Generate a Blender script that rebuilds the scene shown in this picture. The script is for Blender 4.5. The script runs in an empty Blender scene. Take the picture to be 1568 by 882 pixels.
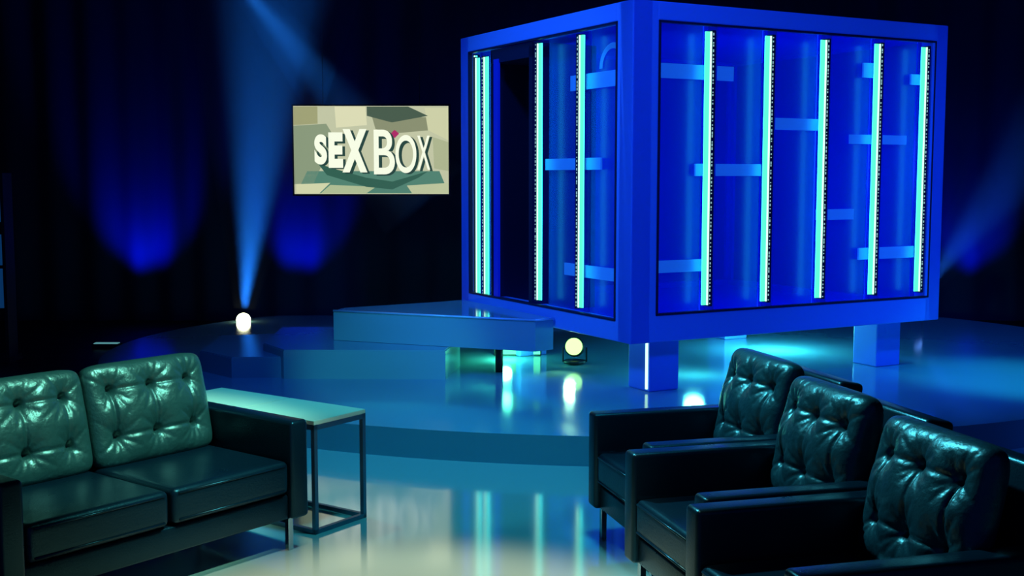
import bpy, bmesh, math, random
from mathutils import Vector, Matrix
random.seed(4)
scene = bpy.context.scene
scene.view_settings.view_transform = 'Standard'
COL = scene.collection

# ---------------------------------------------------------------- materials
def mat(name, base=(0.5,0.5,0.5), rough=0.5, metal=0.0, emis=None, es=0.0, spec=0.5, coat=0.0,
        noise=0.0, nscale=20, bump=0.0, bscale=200, alpha_t=None, tint=None):
    m = bpy.data.materials.new(name); m.use_nodes = True
    nt = m.node_tree; N = nt.nodes; L = nt.links
    b = N['Principled BSDF']
    b.inputs['Base Color'].default_value = (*base,1)
    b.inputs['Roughness'].default_value = rough
    b.inputs['Metallic'].default_value = metal
    b.inputs['Specular IOR Level'].default_value = spec
    b.inputs['Coat Weight'].default_value = coat
    b.inputs['Coat Roughness'].default_value = 0.1
    if tint: b.inputs['Specular Tint'].default_value = (*tint,1)
    if emis:
        b.inputs['Emission Color'].default_value = (*emis,1)
        b.inputs['Emission Strength'].default_value = es
    tc = N.new('ShaderNodeTexCoord')
    if noise > 0:
        n = N.new('ShaderNodeTexNoise'); n.inputs['Scale'].default_value = nscale; n.inputs['Detail'].default_value = 4
        L.new(tc.outputs['Object'], n.inputs['Vector'])
        r = N.new('ShaderNodeMapRange')
        r.inputs['To Min'].default_value = max(0.02, rough-noise); r.inputs['To Max'].default_value = rough+noise
        L.new(n.outputs['Fac'], r.inputs['Value']); L.new(r.outputs['Result'], b.inputs['Roughness'])
    if bump > 0:
        n = N.new('ShaderNodeTexNoise'); n.inputs['Scale'].default_value = bscale; n.inputs['Detail'].default_value = 3
        L.new(tc.outputs['Object'], n.inputs['Vector'])
        bp = N.new('ShaderNodeBump'); bp.inputs['Strength'].default_value = bump; bp.inputs['Distance'].default_value = 0.01
        L.new(n.outputs['Fac'], bp.inputs['Height']); L.new(bp.outputs['Normal'], b.inputs['Normal'])
    if alpha_t:
        out = N['Material Output']
        t = N.new('ShaderNodeBsdfTransparent'); t.inputs['Color'].default_value = (*alpha_t[1],1)
        mx = N.new('ShaderNodeMixShader'); mx.inputs['Fac'].default_value = alpha_t[0]
        L.new(b.outputs[0], mx.inputs[1]); L.new(t.outputs[0], mx.inputs[2]); L.new(mx.outputs[0], out.inputs['Surface'])
    return m

def emit(name, col, s):
    m = bpy.data.materials.new(name); m.use_nodes = True
    nt = m.node_tree; nt.nodes.clear()
    o = nt.nodes.new('ShaderNodeOutputMaterial'); e = nt.nodes.new('ShaderNodeEmission')
    e.inputs[0].default_value = (*col,1); e.inputs[1].default_value = s
    nt.links.new(e.outputs[0], o.inputs[0]); return m

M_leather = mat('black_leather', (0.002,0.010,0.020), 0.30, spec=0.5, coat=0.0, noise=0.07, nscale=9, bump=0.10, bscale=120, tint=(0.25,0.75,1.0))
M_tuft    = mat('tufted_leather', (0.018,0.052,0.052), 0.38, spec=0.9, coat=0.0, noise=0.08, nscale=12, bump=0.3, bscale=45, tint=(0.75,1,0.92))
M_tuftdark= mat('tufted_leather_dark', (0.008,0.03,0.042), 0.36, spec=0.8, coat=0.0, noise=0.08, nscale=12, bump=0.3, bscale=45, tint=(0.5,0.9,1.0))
M_chrome  = mat('chrome', (0.5,0.62,0.7), 0.15, 1.0)
M_darkmetal = mat('brushed_metal', (0.16,0.24,0.34), 0.35, 0.8)
M_stage   = mat('glossy_stage_floor', (0.48,0.54,0.50), 0.10, spec=1.0, coat=0.8, noise=0.04, nscale=3)
M_step    = mat('step_laminate', (0.17,0.36,0.42), 0.11, spec=0.65, noise=0.05, nscale=4)
M_trim    = mat('step_edge_trim', (0.35,0.6,0.8), 0.3, 0.3)
M_studio  = mat('studio_black_floor', (0.004,0.005,0.012), 0.45, noise=0.1, nscale=5)
M_curtain = mat('black_drape', (0.02,0.03,0.07), 0.95, spec=0.05)
M_frame   = mat('blue_lit_box_frame', (0.13,0.30,0.85), 0.40, emis=(0.0,0.02,0.6), es=0.10, noise=0.06, nscale=4)  # blue light put into the base colour, plus a faint glow
M_panel   = mat('blue_acrylic_panel', (0.006,0.11,0.42), 0.26, emis=(0.0,0.004,0.35), es=0.22, alpha_t=(0.58,(0.05,0.16,0.97)))
M_inner   = mat('blue_acrylic_back', (0.0,0.03,0.45), 0.3, emis=(0.0,0.007,0.45), es=0.38)  # emission stands in for the blue light inside the box
M_band    = mat('reflection_band', (0.1,0.5,0.9), 0.35, emis=(0.02,0.24,0.72), es=0.36, alpha_t=(0.55,(0.35,0.6,1.0)))  # glowing tint for painted reflections, shared with the ribs
M_led     = emit('cyan_led', (0.07,0.64,0.43), 1.7)
M_ledglow = emit('led_glow_helper', (0.03,0.7,0.75), 5.5)  # hidden emitter added behind the strips to throw glow on the panels
M_ledhot  = emit('white_led', (0.5,1.0,0.72), 1.8)
M_diode   = emit('diode_white', (0.26,0.52,0.58), 1.0)
M_channel = mat('led_channel', (0.01,0.015,0.05), 0.4)
M_tabletop= mat('cream_wood', (0.8,0.76,0.6), 0.45, noise=0.08, nscale=10)
M_lens    = emit('lamp_lens', (0.95,1.0,0.62), 7)
M_lensb   = emit('blue_lamp_lens', (0.1,0.3,1.0), 2)
M_lensg   = emit('green_lamp_lens', (0.36,1.0,0.24), 2.6)
M_green   = emit('green_led_panel', (0.10,0.95,0.46), 1.8)
M_black   = mat('black_plastic', (0.01,0.01,0.015), 0.4)

# ---------------------------------------------------------------- mesh helpers
def new_obj(name, bm, m=None, parent=None, smooth=False):
    me = bpy.data.meshes.new(name); bmesh.ops.recalc_face_normals(bm, faces=bm.faces[:]); bm.to_mesh(me); bm.free()
    if smooth:
        for p in me.polygons: p.use_smooth = True
    o = bpy.data.objects.new(name, me); COL.objects.link(o)
    if m: me.materials.append(m)
    if parent: o.parent = parent
    return o
def empty(name, loc=(0,0,0), rz=0):
    e = bpy.data.objects.new(name, None); e.location = loc; e.rotation_euler = (0,0,rz); e.empty_display_size=0.2
    COL.objects.link(e); return e
def box(name, x0,x1,y0,y1,z0,z1, m, parent=None, bev=0.0, seg=3, smooth=None):
    bm = bmesh.new(); bmesh.ops.create_cube(bm, size=1)
    for v in bm.verts:
        v.co = Vector(((x0+x1)/2+v.co.x*(x1-x0),(y0+y1)/2+v.co.y*(y1-y0),(z0+z1)/2+v.co.z*(z1-z0)))
    if bev>0: bmesh.ops.bevel(bm, geom=bm.edges[:], offset=bev, segments=seg, profile=0.5, affect='EDGES')
    return new_obj(name, bm, m, parent, smooth=(bev>0.008) if smooth is None else smooth)
def prism(name, pts, z0, z1, m, parent=None, bev=0.0):
    bm = bmesh.new()
    b = [bm.verts.new((p[0],p[1],z0)) for p in pts]; t = [bm.verts.new((p[0],p[1],z1)) for p in pts]
    bm.faces.new(b[::-1]); bm.faces.new(t); n=len(pts)
    for i in range(n): bm.faces.new((b[i],b[(i+1)%n],t[(i+1)%n],t[i]))
    if bev>0:
        es=[e for e in bm.edges if all(abs(v.co.z-z1)<1e-6 for v in e.verts)]
        bmesh.ops.bevel(bm, geom=es, offset=bev, segments=2, affect='EDGES')
    return new_obj(name, bm, m, parent)
def cyl(name, p0, p1, r0, r1, m, parent=None, seg=24, smooth=True):
    p0=Vector(p0); p1=Vector(p1); d=p1-p0
    bm=bmesh.new(); bmesh.ops.create_cone(bm, cap_ends=True, segments=seg, radius1=r0, radius2=r1, depth=d.length)
    q=d.to_track_quat('Z','Y').to_matrix().to_4x4(); q.translation=(p0+p1)/2
    bmesh.ops.transform(bm, matrix=q, verts=bm.verts[:])
    return new_obj(name,bm,m,parent,smooth)

def cushion(name, W, Hh, T, m, parent, buttons, loc, tilt, puff=1.0, crease=True):
    """pillow in local xz plane, front toward -y, base at z=0, with tufts on front"""
    nu, nv = 100, 84
    segs=[]
    if crease and buttons:
        for i,a in enumerate(buttons):
            for b in buttons[i+1:]:
                d=(Vector(a)-Vector(b)).length
                if d < max(W,Hh)*0.42: segs.append((Vector(a),Vector(b),0.95))
        for a in buttons:
            for ang in (35,62,90,118,145,215,242,270,298,325):
                dv=Vector((math.cos(math.radians(ang+random.uniform(-12,12))),math.sin(math.radians(ang))))
                segs.append((Vector(a),Vector(a)+dv*random.uniform(0.06,0.13),0.8))
    bm=bmesh.new(); F=[];B=[]
    for j in range(nv+1):
        rf=[];rb=[]
        for i in range(nu+1):
            u=-1+2*i/nu; v=-1+2*j/nv
            uu=math.sin(u*math.pi/2)*0.35+u*0.65; vv=math.sin(v*math.pi/2)*0.35+v*0.65
            x=uu*W/2; z=vv*Hh/2
            e=max(0,(1-abs(uu)**5))*max(0,(1-abs(vv)**5))
            th=T/2*(e**0.42)*(0.80+0.20*(1-uu*uu)*(1-vv*vv)*puff)
            f=th
            p=Vector((x,z))
            for b in buttons:
                r2=(x-b[0])**2+(z-b[1])**2
                f-=0.018*math.exp(-r2/(0.016**2))+0.030*math.exp(-r2/(0.066**2))
            for a,b,k in segs:
                ab=b-a; t=max(0,min(1,(p-a).dot(ab)/ab.length_squared))
                q=a+ab*t; r2=(p-q).length_squared
                if r2<0.0016: f-=0.0085*k*math.exp(-r2/(0.009**2))*(1-0.6*t if k<0.84 else 1)
            f=max(f,0.004 if e>0.001 else 0)
            k=(abs(uu)**8)*(abs(vv)**8)*0.02
            x-=math.copysign(k,x); z-=math.copysign(k,z)
            rf.append(bm.verts.new((x,-f,z+Hh/2)))
            rb.append(rf[-1] if (i in(0,nu) or j in (0,nv)) else bm.verts.new((x,th,z+Hh/2)))
        F.append(rf);B.append(rb)
    for j in range(nv):
        for i in range(nu):
            bm.faces.new((F[j][i],F[j][i+1],F[j+1][i+1],F[j+1][i]))
            bm.faces.new((B[j][i],B[j+1][i],B[j+1][i+1],B[j][i+1]))
    o=new_obj(name,bm,m,parent,True); o.location=loc; o.rotation_euler=(tilt,0,0)
    return o

def grid_buttons(W,H,cols=3,rows=2):
    out=[]
    for r in range(rows):
        for c in range(cols):
            out.append((W*(-0.5+(c+0.5)/cols)*0.96, H*(-0.5+(r+0.62)/rows*0.92)))
    return out

def seat_furniture(name, n, inner, D, arm, loc, rz, tuft, armh=0.60, backtop=0.84, T=0.185, co=0.235, sh=0.05):
    W=n*inner+2*arm; e=empty(name,loc,rz)
    x0=-W/2; x1=W/2; yf=-D/2; yb=D/2
    for i,(a,b) in enumerate(((x0,x0+arm),(x1-arm,x1))):
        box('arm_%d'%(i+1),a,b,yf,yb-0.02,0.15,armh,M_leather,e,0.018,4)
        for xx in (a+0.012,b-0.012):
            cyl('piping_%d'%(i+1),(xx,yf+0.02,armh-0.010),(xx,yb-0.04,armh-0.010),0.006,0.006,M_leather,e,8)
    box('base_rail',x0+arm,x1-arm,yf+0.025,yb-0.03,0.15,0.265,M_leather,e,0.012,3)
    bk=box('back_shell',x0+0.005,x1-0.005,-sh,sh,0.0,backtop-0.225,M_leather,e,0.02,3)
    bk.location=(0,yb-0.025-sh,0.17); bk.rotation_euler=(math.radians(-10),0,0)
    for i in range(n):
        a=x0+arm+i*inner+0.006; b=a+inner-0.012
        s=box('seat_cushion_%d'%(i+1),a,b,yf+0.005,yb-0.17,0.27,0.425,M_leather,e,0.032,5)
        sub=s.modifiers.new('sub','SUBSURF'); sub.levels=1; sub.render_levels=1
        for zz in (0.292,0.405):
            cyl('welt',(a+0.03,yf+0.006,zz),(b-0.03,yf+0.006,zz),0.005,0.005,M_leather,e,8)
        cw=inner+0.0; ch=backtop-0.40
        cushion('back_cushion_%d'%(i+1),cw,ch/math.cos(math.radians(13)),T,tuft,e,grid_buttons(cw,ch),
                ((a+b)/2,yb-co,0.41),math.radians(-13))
    for sx in (-1,1):
        X=sx*(W/2-arm/2-0.03)
        for yy in (yf+0.05,yb-0.09):
            box('leg',X-0.014,X+0.014,yy-0.014,yy+0.014,0.0,0.152,M_chrome,e,0.003,2,False)
        box('leg_rail',X-0.012,X+0.012,yf+0.05,yb-0.09,0.125,0.15,M_chrome,e)
    return e

# ---------------------------------------------------------------- room
box('floor',-8,8,-2,14.6,-0.12,-0.02,M_studio)
pts=[(5.9,-1.5),(6.6,4),(6.8,8.5),(6.0,11.0),(4.2,13.0),(-1.6,13.0),(-2.7,12.0),(-3.1,10.5),(-3.2,8),(-3.6,5),(-3.6,-1.5)]
prism('stage_floor',pts,-0.02,0.0,M_stage)

def curtain(name, p0, p1, h, amp=0.035, freq=2.2):
    p0=Vector(p0);p1=Vector(p1);d=p1-p0;n=Vector((-d.y,d.x)).normalized();L=d.length
    N=int(L*34); bm=bmesh.new(); cols=[]
    for i in range(N+1):
        s=i/N*L; ph=s*freq*2*math.pi
        off=amp*math.sin(ph+0.8*math.sin(s*1.7))+amp*0.4*math.sin(ph*0.37+1)
        q=p0+d*(i/N)+n*off
        cols.append([bm.verts.new((q.x,q.y,z)) for z in (0.0,h*0.5,h)])
    for i in range(N):
        for k in range(2): bm.faces.new((cols[i][k],cols[i+1][k],cols[i+1][k+1],cols[i][k+1]))
    o=new_obj(name,bm,M_curtain,None,True); o.location.z=-0.02; return o
curtain('curtain',(7.4,14.1),(-7.4,14.1),6.5)
curtain('curtain',(-7.4,14.0),(-7.4,-1.8),6.5)
curtain('curtain',(7.4,-1.8),(7.4,14.0),6.5)
M_wall=mat('studio_wall_paint',(0.008,0.01,0.03),0.8)
box('wall_back',-8,8,14.4,14.6,-0.02,6.7,M_wall)
box('wall_left',-8.1,-7.9,-2,14.6,-0.02,6.7,M_wall)
box('wall_right',7.9,8.1,-2,14.6,-0.02,6.7,M_wall)
box('ceiling',-8.1,8.1,-2,14.6,6.7,6.85,M_wall)

# light column (set dressing) at the left of the stage
lc=empty('light_column',(-4.87,11.0,-0.02))
box('column_frame_l',-0.24,-0.20,-0.1,0.1,0,1.75,M_channel,lc)
box('column_frame_r',0.17,0.20,-0.1,0.1,0,1.75,M_channel,lc)
Mcol=mat('column_acrylic',(0.01,0.08,0.3),0.3,emis=(0.01,0.12,0.42),es=0.22)
for z0,z1 in ((0.5,0.86),(0.9,1.18),(1.3,1.55)):
    box('column_panel',-0.20,0.17,-0.06,0.06,z0,z1,Mcol,lc,0.01,2,False)
box('column_base',-0.26,0.22,-0.14,0.14,0,0.05,M_channel,lc)
fb_=empty('floor_batten',(-4.07,11.8,-0.02))
box('batten_case',-0.14,0.14,-0.04,0.04,0,0.05,M_channel,fb_); box('batten_face',-0.12,0.12,-0.043,0.03,0.048,0.056,emit('dim_batten',(0.08,0.25,0.28),1.0),fb_)

# ---------------------------------------------------------------- tiered stage
stg=empty('stage_platform')
C=(0.95,10.6)
l1=[(C[0]+4.5*math.cos(a),C[1]+3.78*math.sin(a)) for a in [i*2*math.pi/120 for i in range(120)]]
l1=[(x,min(y,12.9)) for x,y in l1]
prism('tier_lower',l1,0.0,0.18,M_step,stg,0.008)
l2=[(-1.72,8.83),(-0.50,8.80),(-0.42,9.45),(-0.65,9.75),(-1.2,10.2),(-2.0,10.2),(-1.95,9.2)]
prism('tier_middle',l2,0.18,0.40,M_step,stg,0.008)
prism('tier_side',[(-2.12,8.86),(-1.74,8.88),(-1.97,9.25),(-2.02,10.2),(-2.5,10.1),(-2.45,9.2)],0.18,0.34,M_step,stg,0.008)

# ---------------------------------------------------------------- glass box
NC=Vector((0.803,7.965)); R=Vector((0.8784,0.4779)); Lf=Vector((-0.4779,0.8784))
LR=2.957; LL=2.60; ZB=0.563; ZT=2.868; H=ZT-ZB
bx=empty('illuminated_box_room',(NC.x,NC.y,0),math.atan2(R.y,R.x))
def face(tag, axis, length, n_w, f_w, top_w, bot_w, plane, inward):
    T=0.16*inward
    a,b=sorted((plane,plane+T))
    def fb(nm,s0,s1,z0,z1):
        if axis=='x': box(nm,s0,s1,a,b,z0,z1,M_frame,bx,0.008,2,False)
        else: box(nm,a,b,s0,s1,z0,z1,M_frame,bx,0.008,2,False)
    fb(tag+'_post_near',0.0,n_w,ZB,ZT); fb(tag+'_post_far',length-f_w,length,ZB,ZT)
    fb(tag+'_rail_top',n_w-0.01,length-f_w+0.01,ZT-top_w,ZT); fb(tag+'_rail_bottom',n_w-0.01,length-f_w+0.01,ZB,ZB+bot_w)
face('front','x',LR,0.21,0.125,0.125,0.185,0,1)
face('entry','y',LL,0.19,0.15,0.125,0.14,0,1)
face('rear','x',LR,0.12,0.12,0.12,0.14,LL,-1)
face('side','y',LL,0.12,0.12,0.12,0.14,LR,-1)
box('box_floor',0.05,LR-0.05,0.05,LL-0.05,ZB+0.01,ZB+0.09,M_frame,bx)
box('box_roof',0.05,LR-0.05,0.05,LL-0.05,ZT-0.09,ZT-0.01,M_frame,bx)
zb,zt=ZB+0.185,ZT-0.125
def gasket(axis,s0,s1,z0,z1,pl):
    g=0.014
    for nm,a,b,c,d in (('gasket',s0,s0+g,z0,z1),('gasket',s1-g,s1,z0,z1),('gasket',s0,s1,z0,z0+g),('gasket',s0,s1,z1-g,z1)):
        if axis=='x': box(nm,a,b,pl-0.004,pl+0.03,c,d,M_channel,bx)
        else: box(nm,pl-0.004,pl+0.03,a,b,c,d,M_channel,bx)
gasket('x',0.21,LR-0.125,zb,zt,0.0)
gasket('y',0.19,LL-0.15,ZB+0.14,zt,0.0)
PD=0.125   # panel depth behind the face
def led_bar(axis,s,z0,z1,pl,w=0.042,perf=True,chan=0.026,back=True):
    def bb(nm,a,b,c,d,z0,z1,m):
        if axis=='x': box(nm,a,b,c,d,z0,z1,m,bx)
        else: box(nm,c,d,a,b,z0,z1,m,bx)
    bb('led_strip',s-w,s-0.004,pl,pl+0.010,z0,z1,M_led)
    bb('led_core',s-0.016,s-0.004,pl-0.006,pl+0.010,z0,z1,M_ledhot)
    if back: bb('led_glow_helper',s-w+0.003,s-0.006,pl+0.012,pl+0.018,z0,z1,M_ledglow)
    bb('led_channel',s-0.004,s+chan,pl-0.012,pl+0.05,z0-0.01,z1+0.01,M_channel)
    if perf:
        bm=bmesh.new(); n=int((z1-z0)/0.028)
        for i in range(n):
            z=z0+(i+0.5)*(z1-z0)/n+random.uniform(-.006,.006); h=random.uniform(0.006,0.02)
            c=Vector((s+0.004,pl-0.013,z)) if axis=='x' else Vector((pl-0.013,s+0.004,z))
            sc=(0.007,0.006,h)if axis=='x' else (0.006,0.007,h)
            bmesh.ops.create_cube(bm,size=1,matrix=Matrix.Translation(c)@Matrix.Diagonal((*sc,1)))
        new_obj('diode_row',bm,M_diode,bx)
SR=[0.226,0.406,0.583,0.765,0.932]
for i,s in enumerate(SR): led_bar('x',s*LR,zb+0.05,zt-0.05,0.02,w=0.05)
prev=0.215
for i,s in enumerate(SR+[0.955]):
    box('panel_front_%d'%(i+1),prev,s*LR,PD,PD+0.01,zb,zt,M_panel,bx)
    if i<5:
        box('panel_edge_%d'%(i+1),s*LR+0.05,s*LR+0.056,0.03,PD,zb,zt,M_inner,bx)
    prev=s*LR+0.02
SL=[0.273,0.505]
for s in SL: led_bar('y',s*LL,zb,zt-0.04,0.02,w=0.05)
led_bar('y',0.083*LL+0.02,zb,zt-0.02,0.04,w=0.014,perf=False,chan=0.006)
led_bar('y',0.905*LL,ZB+0.14,zt-0.06,0.02,w=0.045,perf=False,chan=0.012)
led_bar('y',0.862*LL,ZB+0.14,zt-0.06,0.04,w=0.055,perf=True,chan=0.012)
led_bar('y',0.938*LL,ZB+0.14,zt-0.03,0.05,w=0.025,perf=False,chan=0.006)
box('panel_entry_1',PD,PD+0.01,0.20,0.273*LL,ZB+0.14,zt,M_panel,bx)
box('panel_entry_2',PD,PD+0.01,0.273*LL+0.02,0.505*LL,ZB+0.14,zt,M_panel,bx)
box('panel_entry_3',PD,PD+0.01,0.80*LL,0.945*LL,ZB+0.14,zt,M_panel,bx)
box('door_jamb',0.02,0.60,0.535*LL,0.555*LL,ZB+0.09,zt-0.05,M_channel,bx)
box('door_jamb',0.02,0.60,0.79*LL,0.80*LL,ZB+0.09,zt-0.05,M_channel,bx)
box('door_dark_backing',0.58,0.60,0.555*LL,0.79*LL,ZB+0.09,zt-0.05,M_channel,bx)  # dark sheet stands in for the unlit interior behind the door
box('door_header',0.02,0.60,0.535*LL,0.80*LL,zt-0.13,zt-0.02,M_channel,bx)
box('door_leaf_edge',0.01,0.03,0.745*LL,0.775*LL,ZB+0.10,zt-0.10,M_inner,bx)
box('panel_rear',0.12,LR-0.12,LL-0.09,LL-0.08,ZB+0.14,ZT-0.12,M_inner,bx)
box('panel_side',LR-0.09,LR-0.08,0.12,LL-0.12,ZB+0.14,ZT-0.12,M_inner,bx)
for s in (0.2,0.42,0.64,0.86):
    box('rear_rib',s*LR-0.02,s*LR+0.02,LL-0.14,LL-0.10,ZB+0.14,ZT-0.12,M_band,bx)
for s in (0.25,0.5,0.75):
    box('side_rib',LR-0.14,LR-0.10,s*LL-0.02,s*LL+0.02,ZB+0.14,ZT-0.12,M_band,bx)
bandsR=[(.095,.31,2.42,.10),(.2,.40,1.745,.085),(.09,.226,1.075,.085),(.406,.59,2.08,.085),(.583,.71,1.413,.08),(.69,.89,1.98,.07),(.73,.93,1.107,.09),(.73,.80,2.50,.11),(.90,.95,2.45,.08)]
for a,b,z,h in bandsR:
    box('reflection_band',max(a,.075)*LR,b*LR,0.085,0.10,z-h/2,z+h/2,M_band,bx)  # pale glowing strips modelled in place of reflections in the glass
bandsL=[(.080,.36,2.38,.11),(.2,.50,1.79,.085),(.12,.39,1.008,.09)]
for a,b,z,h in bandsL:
    box('reflection_band',0.085,0.10,a*LL,b*LL,z-h/2,z+h/2,M_band,bx)
bm=bmesh.new(); K=24
for k in range(K):
    a0=math.pi*k/K; a1=math.pi*(k+1)/K
    q=[]
    for (aa,rr) in ((a0,0.17),(a1,0.17),(a1,0.13),(a0,0.13)):
        q.append(bm.verts.new((0.115,0.42+rr*math.cos(aa),2.46+rr*1.0*math.sin(aa))))
    bm.faces.new(q)
new_obj('arched_reflection',bm,M_band,bx)  # curved reflection in the glass, modelled as a glowing arc
for (x,y) in ((0.42,0.32),(LR-0.30,0.36),(0.42,LL-0.4),(LR-0.35,LL-0.4)):
    box('support_leg',x-0.13,x+0.13,y-0.13,y+0.13,0.18,ZB+0.02,M_frame,bx,0.01,2,False)
box('leg_bright_edge',0.275,0.288,0.20,0.215,0.20,ZB-0.02,M_ledhot,bx)  # glowing sliver standing in for the bright edge of the leg

# entrance slab
sp=[(-1.42,9.36),(0.174,8.72),(0.31,8.84),(-0.42,10.18),(-0.6,10.0),(-1.36,9.55)]
slab=prism('entrance_platform',sp,0.402,0.64,M_step,None,0.01)
cyl('platform_post',(-0.1,9.15,0.18),(-0.1,9.15,0.41),0.03,0.03,M_black,slab,12)
for i in (0,1): cyl('edge_trim',(sp[i][0],sp[i][1],0.636),(sp[i+1][0],sp[i+1][1],0.636),0.009,0.009,M_trim,slab,8)

# ---------------------------------------------------------------- TV
tv=empty('wall_television',(-1.457,12.34,1.97),0)
TW,TH=1.60,0.905
box('tv_body',-TW/2-0.02,TW/2+0.02,0.0,0.07,-TH/2-0.02,TH/2+0.02,M_black,tv,0.006,2,False)
box('tv_screen',-TW/2,TW/2,-0.006,0.0,-TH/2,TH/2,emit('screen_cream',(0.60,0.63,0.42),0.9),tv)
def px(x,y): return ((x-568)/236*TW, (230-y)/134*TH)
def poly(nm,pp,col,off,s=0.85):
    bm=bmesh.new(); vs=[bm.verts.new((px(*p)[0],-0.006-off,px(*p)[1])) for p in pp]; bm.faces.new(vs)
    return new_obj(nm,bm,emit('screen_'+nm,col,s),tv)
poly('art_block_a',[(450,164),(487,164),(487,190),(450,192)],(0.42,0.43,0.22),.001)
poly('art_block_b',[(450,193),(500,190),(512,210),(480,280),(450,282)],(0.30,0.38,0.24),.001)
poly('art_block_c',[(513,164),(560,164),(562,192),(515,196)],(0.85,0.85,0.55),.001)
poly('art_block_d',[(562,164),(625,164),(655,178),(600,188),(562,178)],(0.08,0.13,0.09),.0012)
poly('art_block_e',[(570,180),(652,180),(655,200),(600,205),(575,198)],(0.30,0.33,0.2),.0011)
poly('art_block_f',[(650,166),(686,166),(686,215),(655,200)],(0.72,0.74,0.46),.001)
poly('art_block_g',[(662,210),(686,218),(686,262),(664,258)],(0.5,0.55,0.33),.001)
poly('art_floor',[(453,296),(470,262),(672,262),(686,296)],(0.10,0.27,0.2),.001)
poly('art_floor_light',[(490,296),(505,283),(575,286),(560,296)],(0.5,0.6,0.35),.0014)
poly('art_floor_light_b',[(453,296),(453,282),(505,280),(488,296)],(0.75,0.78,0.48),.0014)
poly('art_floor_light_c',[(630,296),(622,284),(686,280),(686,296)],(0.6,0.66,0.4),.0014)
poly('art_red',[(598,205),(604,199),(611,205),(604,212)],(0.5,0.03,0.16),.0016)
poly('art_logo_shadow',[(486,250),(510,258),(560,272),(600,278),(655,262),(640,272),(600,290),(560,286),(500,268)],(0.04,0.14,0.1),.0016)
def letter(ch,x,y,w,h,bold,col,off,nm):
    cu=bpy.data.curves.new('t','FONT'); cu.body=ch; cu.offset=bold; cu.align_x='LEFT'
    ob=bpy.data.objects.new('t',cu); COL.objects.link(ob)
    dg=bpy.context.evaluated_depsgraph_get(); me=bpy.data.meshes.new_from_object(ob.evaluated_get(dg))
    COL.objects.unlink(ob); bpy.data.objects.remove(ob)
    xs=[v.co.x for v in me.vertices]; ys=[v.co.y for v in me.vertices]
    a,b,c,d=min(xs),max(xs),min(ys),max(ys)
    cx,cz=px(x,y); ww=w/236*TW; hh=h/134*TH
    for v in me.vertices:
        X=(v.co.x-(a+b)/2)/(b-a)*ww; Z=(v.co.y-(c+d)/2)/(d-c)*hh
        v.co=Vector((cx+X,-0.006-off,cz+Z))
    me.materials.append(col); o=bpy.data.objects.new(nm,me); COL.objects.link(o); o.parent=tv
Mw=emit('logo_white',(0.95,1.0,0.8),1.0); Md=emit('logo_shade',(0.02,0.06,0.05),1.0)
for ch,x,y,w,h,b in (('S',491,229,19,46,.05),('E',514,230,22,54,.05),('X',543,231,38,66,.05),('B',588,233,32,68,.0),('O',621,236,32,58,.0),('X',648,234,20,52,.0)):
    letter(ch,x+4,y+2,w,h,b+.02,Md,.0022,'logo_shadow'); letter(ch,x,y,w,h,b+.008,Mw,.003,'logo_letter')
cyl('tv_hanger_a',(-0.5,0.05,TH/2),(-0.5,0.05,6.7-1.97),0.003,0.003,M_black,tv,8)
cyl('tv_hanger_b',(0.5,0.05,TH/2),(0.5,0.05,6.7-1.97),0.003,0.003,M_black,tv,8)

# ---------------------------------------------------------------- furniture
def rot(a): return Vector((math.cos(a),math.sin(a)))
D=0.80; inner=0.64
a=math.radians(52)
X=rot(a); Y=Vector((-X.y,X.x)); W=2*inner+0.2
c=Vector((-0.93,5.32))-X*(W/2)+Y*(D/2)
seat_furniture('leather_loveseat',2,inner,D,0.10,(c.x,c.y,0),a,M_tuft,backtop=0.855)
a2=math.atan2(-0.965,0.264); X=rot(a2); Y=Vector((-X.y,X.x)); W=0.78; D=0.90
for cr in ((0.359,5.51),(0.455,4.72),(0.585,3.92)):
    c=Vector(cr)+X*(W/2)+Y*(D/2)
    seat_furniture('leather_armchair',1,0.58,D,0.10,(c.x,c.y,0),a2,M_tuftdark,backtop=0.885,T=0.21,co=0.28,sh=0.06)

# side table
ta=math.radians(145)
tb=empty('end_table',(-0.728,5.80,0),ta)
TLn,TWd,THt=1.05,0.36,0.55
t=0.022
box('top_board_1',0.0,TLn*0.5-0.003,0,TWd,THt-0.022,THt,M_tabletop,tb,0.003,2,False)
box('top_board_2',TLn*0.5+0.003,TLn,0,TWd,THt-0.022,THt,M_tabletop,tb,0.003,2,False)
for xx in (0,TLn-t):
    for yy in (0,TWd-t):
        box('leg',xx,xx+t,yy,yy+t,0,THt-0.02,M_darkmetal,tb)
for yy in (0,TWd-t):
    box('rail_long',0,TLn,yy,yy+t,THt-0.046,THt-0.022,M_darkmetal,tb)
    box('rail_low',0,TLn,yy,yy+t,0.0,t,M_darkmetal,tb)
for xx in (0,TLn-t):
    box('rail_short',xx,xx+t,0,TWd,THt-0.046,THt-0.022,M_darkmetal,tb)
    box('rail_short_low',xx,xx+t,0,TWd,0.0,t,M_darkmetal,tb)

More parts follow.
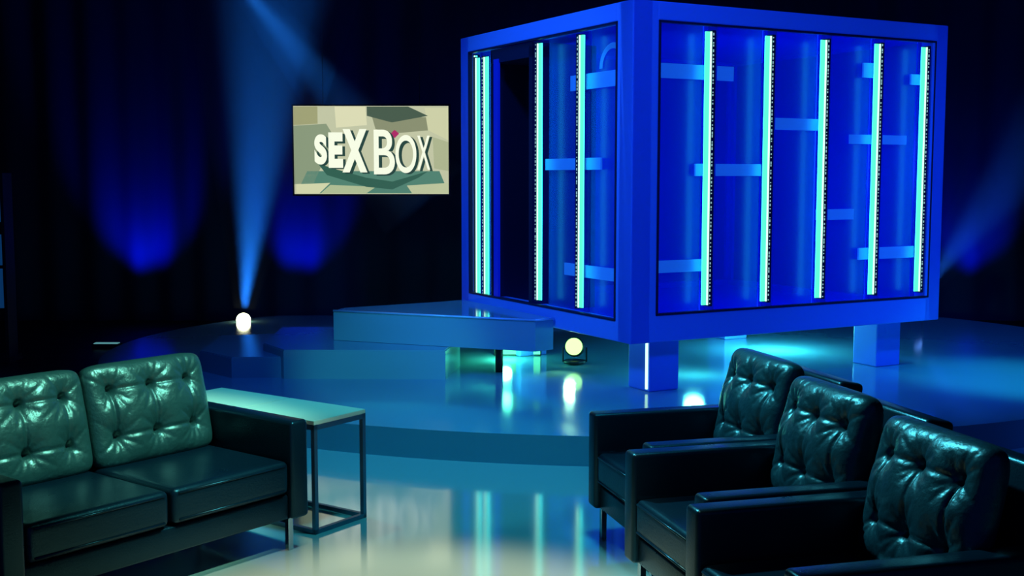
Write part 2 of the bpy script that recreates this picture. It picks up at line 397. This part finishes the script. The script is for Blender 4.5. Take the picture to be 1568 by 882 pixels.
# ---------------------------------------------------------------- lamps
def spot(name,loc,tgt,col,e,ang,blend=0.5,r=0.05,spec=1.0):
    l=bpy.data.lights.new(name,'SPOT'); l.color=col; l.energy=e; l.spot_size=math.radians(ang); l.spot_blend=blend; l.shadow_soft_size=r
    l.specular_factor=spec
    o=bpy.data.objects.new(name,l); COL.objects.link(o); o.location=loc
    o.rotation_euler=(Vector(tgt)-Vector(loc)).to_track_quat('-Z','Y').to_euler(); return o
def point(name,loc,col,e,r=0.05):
    l=bpy.data.lights.new(name,'POINT'); l.color=col; l.energy=e; l.shadow_soft_size=r
    o=bpy.data.objects.new(name,l); COL.objects.link(o); o.location=loc; return o
def floor_can(name,loc,dirv,zf,r=0.085,bulb=None,lens=None):
    e=empty(name,loc); dv=Vector(dirv).normalized()
    cyl('barrel',-dv*0.13,Vector((0,0,0)),r*0.75,r,M_black,e)
    cyl('rim',-dv*0.01,dv*0.012,r*1.08,r*1.08,M_black,e)
    bm=bmesh.new(); bmesh.ops.create_uvsphere(bm,u_segments=20,v_segments=10,radius=bulb or r*0.95)
    o=new_obj('lens',bm,lens or M_lens,e,True); o.location=dv*0.03
    base=zf-loc[2]
    cyl('base',(0,0,base),(0,0,base+0.02),0.09,0.09,M_black,e)
    for s in(-1,1): box('yoke',s*(r+0.02)-0.006,s*(r+0.02)+0.006,-0.02,0.02,base+0.01,0.0,M_black,e)
    return e
def haze_cone(lamp,dirv,length,half,dens,start=0.15):
    """theatrical haze lit by the lamp's spot: a scattering volume shaped as the beam, parented to the lamp"""
    dv=Vector(dirv).normalized(); k=math.tan(math.radians(half))
    o=cyl('stage_haze',dv*start,dv*length,0.08+start*k,length*k+0.05,None,lamp,32)
    m=bpy.data.materials.new('stage_haze_vol'); m.use_nodes=True; nt=m.node_tree; nt.nodes.clear()
    ou=nt.nodes.new('ShaderNodeOutputMaterial'); v=nt.nodes.new('ShaderNodeVolumeScatter')
    v.inputs['Color'].default_value=(1,1,1,1); v.inputs['Density'].default_value=dens
    nt.links.new(v.outputs[0],ou.inputs['Volume']); o.data.materials.append(m); return o

LP=Vector((-2.82,12.34,0.17)); bd=(0.11,0.0,1)
L1=floor_can('floor_spotlight',LP,bd,-0.02,0.065,bulb=0.075)
dvn=Vector(bd).normalized()
spot('uplight_beam',LP+dvn*0.14,LP+dvn*3,(0.012,0.20,1.0),3200,24,1.0,0.05)
haze_cone(L1,bd,6.2,13.5,0.075)
HL=Vector((-3.05,12.6,3.95)); hd=Vector((1.15,-0.1,-1.35)).normalized()
hl=empty('hanging_spotlight',HL)
cyl('barrel',-hd*0.28,hd*0.02,0.07,0.10,M_black,hl); cyl('clamp_pipe',-hd*0.15,(-hd*0.15)+Vector((0,0,2.65)),0.015,0.015,M_black,hl,10)
spot('hanging_beam',HL+hd*0.06,HL+hd*3,(0.015,0.22,1.0),1100,16,1.0,0.05)
haze_cone(hl,hd,3.3,8.5,0.07,start=0.22)
RL=Vector((4.3,12.5,0.42)); rd=Vector((0.75,0.0,1)).normalized()
L2=floor_can('floor_spotlight',RL,rd,-0.02,0.05,lens=M_lensb)
spot('uplight_beam_right',RL+rd*0.14,RL+rd*3,(0.012,0.13,1.0),700,28,1.0,0.05)
haze_cone(L2,rd,3.6,14,0.06)
for x,e_ in ((-4.36,220),(-2.5,170),(5.45,130)):
    spot('curtain_uplight',(x,13.62,0.34),(x,14.05,1.15),(0.0,0.012,1.0),e_,76,1.0,0.08)
floor_can('stage_lamp',(0.51,9.54,0.32),(-0.3,-1,0.25),0.19,0.075,bulb=0.07,lens=M_lensg)
spot('stage_lamp_beam',(0.46,9.36,0.35),(0.1,8.2,0.18),(0.4,1.0,0.5),14,80,0.9,0.04)

g0=box('green_led_panel',-0.20,0.20,-0.03,0.03,0,0.15,M_black); g0.location=(0.05,10.02,0.181)
box('glowing_face',-0.19,0.19,-0.036,-0.03,0.01,0.145,M_green,g0)
point('green_glow',(-0.05,9.75,0.29),(0.1,1.0,0.5),10)
spot('cream_key',(-0.45,3.5,5.9),(-0.42,4.20,0),(0.97,0.96,0.62),1600,25,0.6,0.1)
spot('cyan_wash',(0.6,5.0,5.5),(-0.1,6.1,0),(0.03,0.58,0.78),620,46,0.9,0.3)
spot('cyan_wash_b',(-2.6,7.5,5.5),(-0.9,6.7,0),(0.05,0.7,0.7),330,26,0.3,0.05)
spot('blue_wash',(-1.0,6.0,5.8),(0.3,8.8,0.2),(0.01,0.15,1.0),560,70,0.8,0.3)
spot('tier_teal',(-0.3,3.4,2.6),(-0.9,8.8,0.3),(0.08,0.62,0.68),620,17,0.7,0.15)
spot('sofa_teal',(1.0,4.0,4.4),(-1.75,5.25,0.78),(0.34,1.0,0.80),1350,24,0.6,0.10)
spot('chair_teal',(-1.2,6.4,4.0),(1.35,4.5,0.7),(0.15,0.85,1.0),1000,36,0.6,0.12)
spot('box_blue_front',(2.2,3.0,4.2),(1.8,8.8,1.7),(0.014,0.09,1.0),620,48,0.6,0.3)
spot('box_blue_left',(-3.2,6.4,4.2),(0.2,9.2,1.7),(0.04,0.26,1.0),620,46,0.6,0.3)
spot('right_floor_cyan',(4.4,7.0,4.8),(3.9,8.8,0.18),(0.02,0.55,0.9),1300,26,0.9,0.15)
spot('right_floor_blue',(5.2,6.0,5.0),(4.4,9.6,0.18),(0.01,0.12,1.0),800,60,0.9,0.15)
point('box_interior',(2.0,9.6,1.8),(0.02,0.1,1.0),50,0.3)
point('under_box_cyan',(2.3,10.3,0.42),(0.1,0.9,0.7),38,0.08)
point('under_box_cyan_b',(1.4,9.0,0.42),(0.1,0.9,0.7),9,0.08)

w=bpy.data.worlds.new('studio_dark'); scene.world=w; w.use_nodes=True
w.node_tree.nodes['Background'].inputs[0].default_value=(0.01,0.04,0.22,1); w.node_tree.nodes['Background'].inputs[1].default_value=0.5

# ---------------------------------------------------------------- camera
cam=bpy.data.cameras.new('camera'); co=bpy.data.objects.new('camera',cam); COL.objects.link(co)
cam.sensor_width=36; cam.lens=36*1814/1568; co.location=(0,0,1.7)
co.rotation_euler=(math.radians(90-5.385),0,0); scene.camera=co
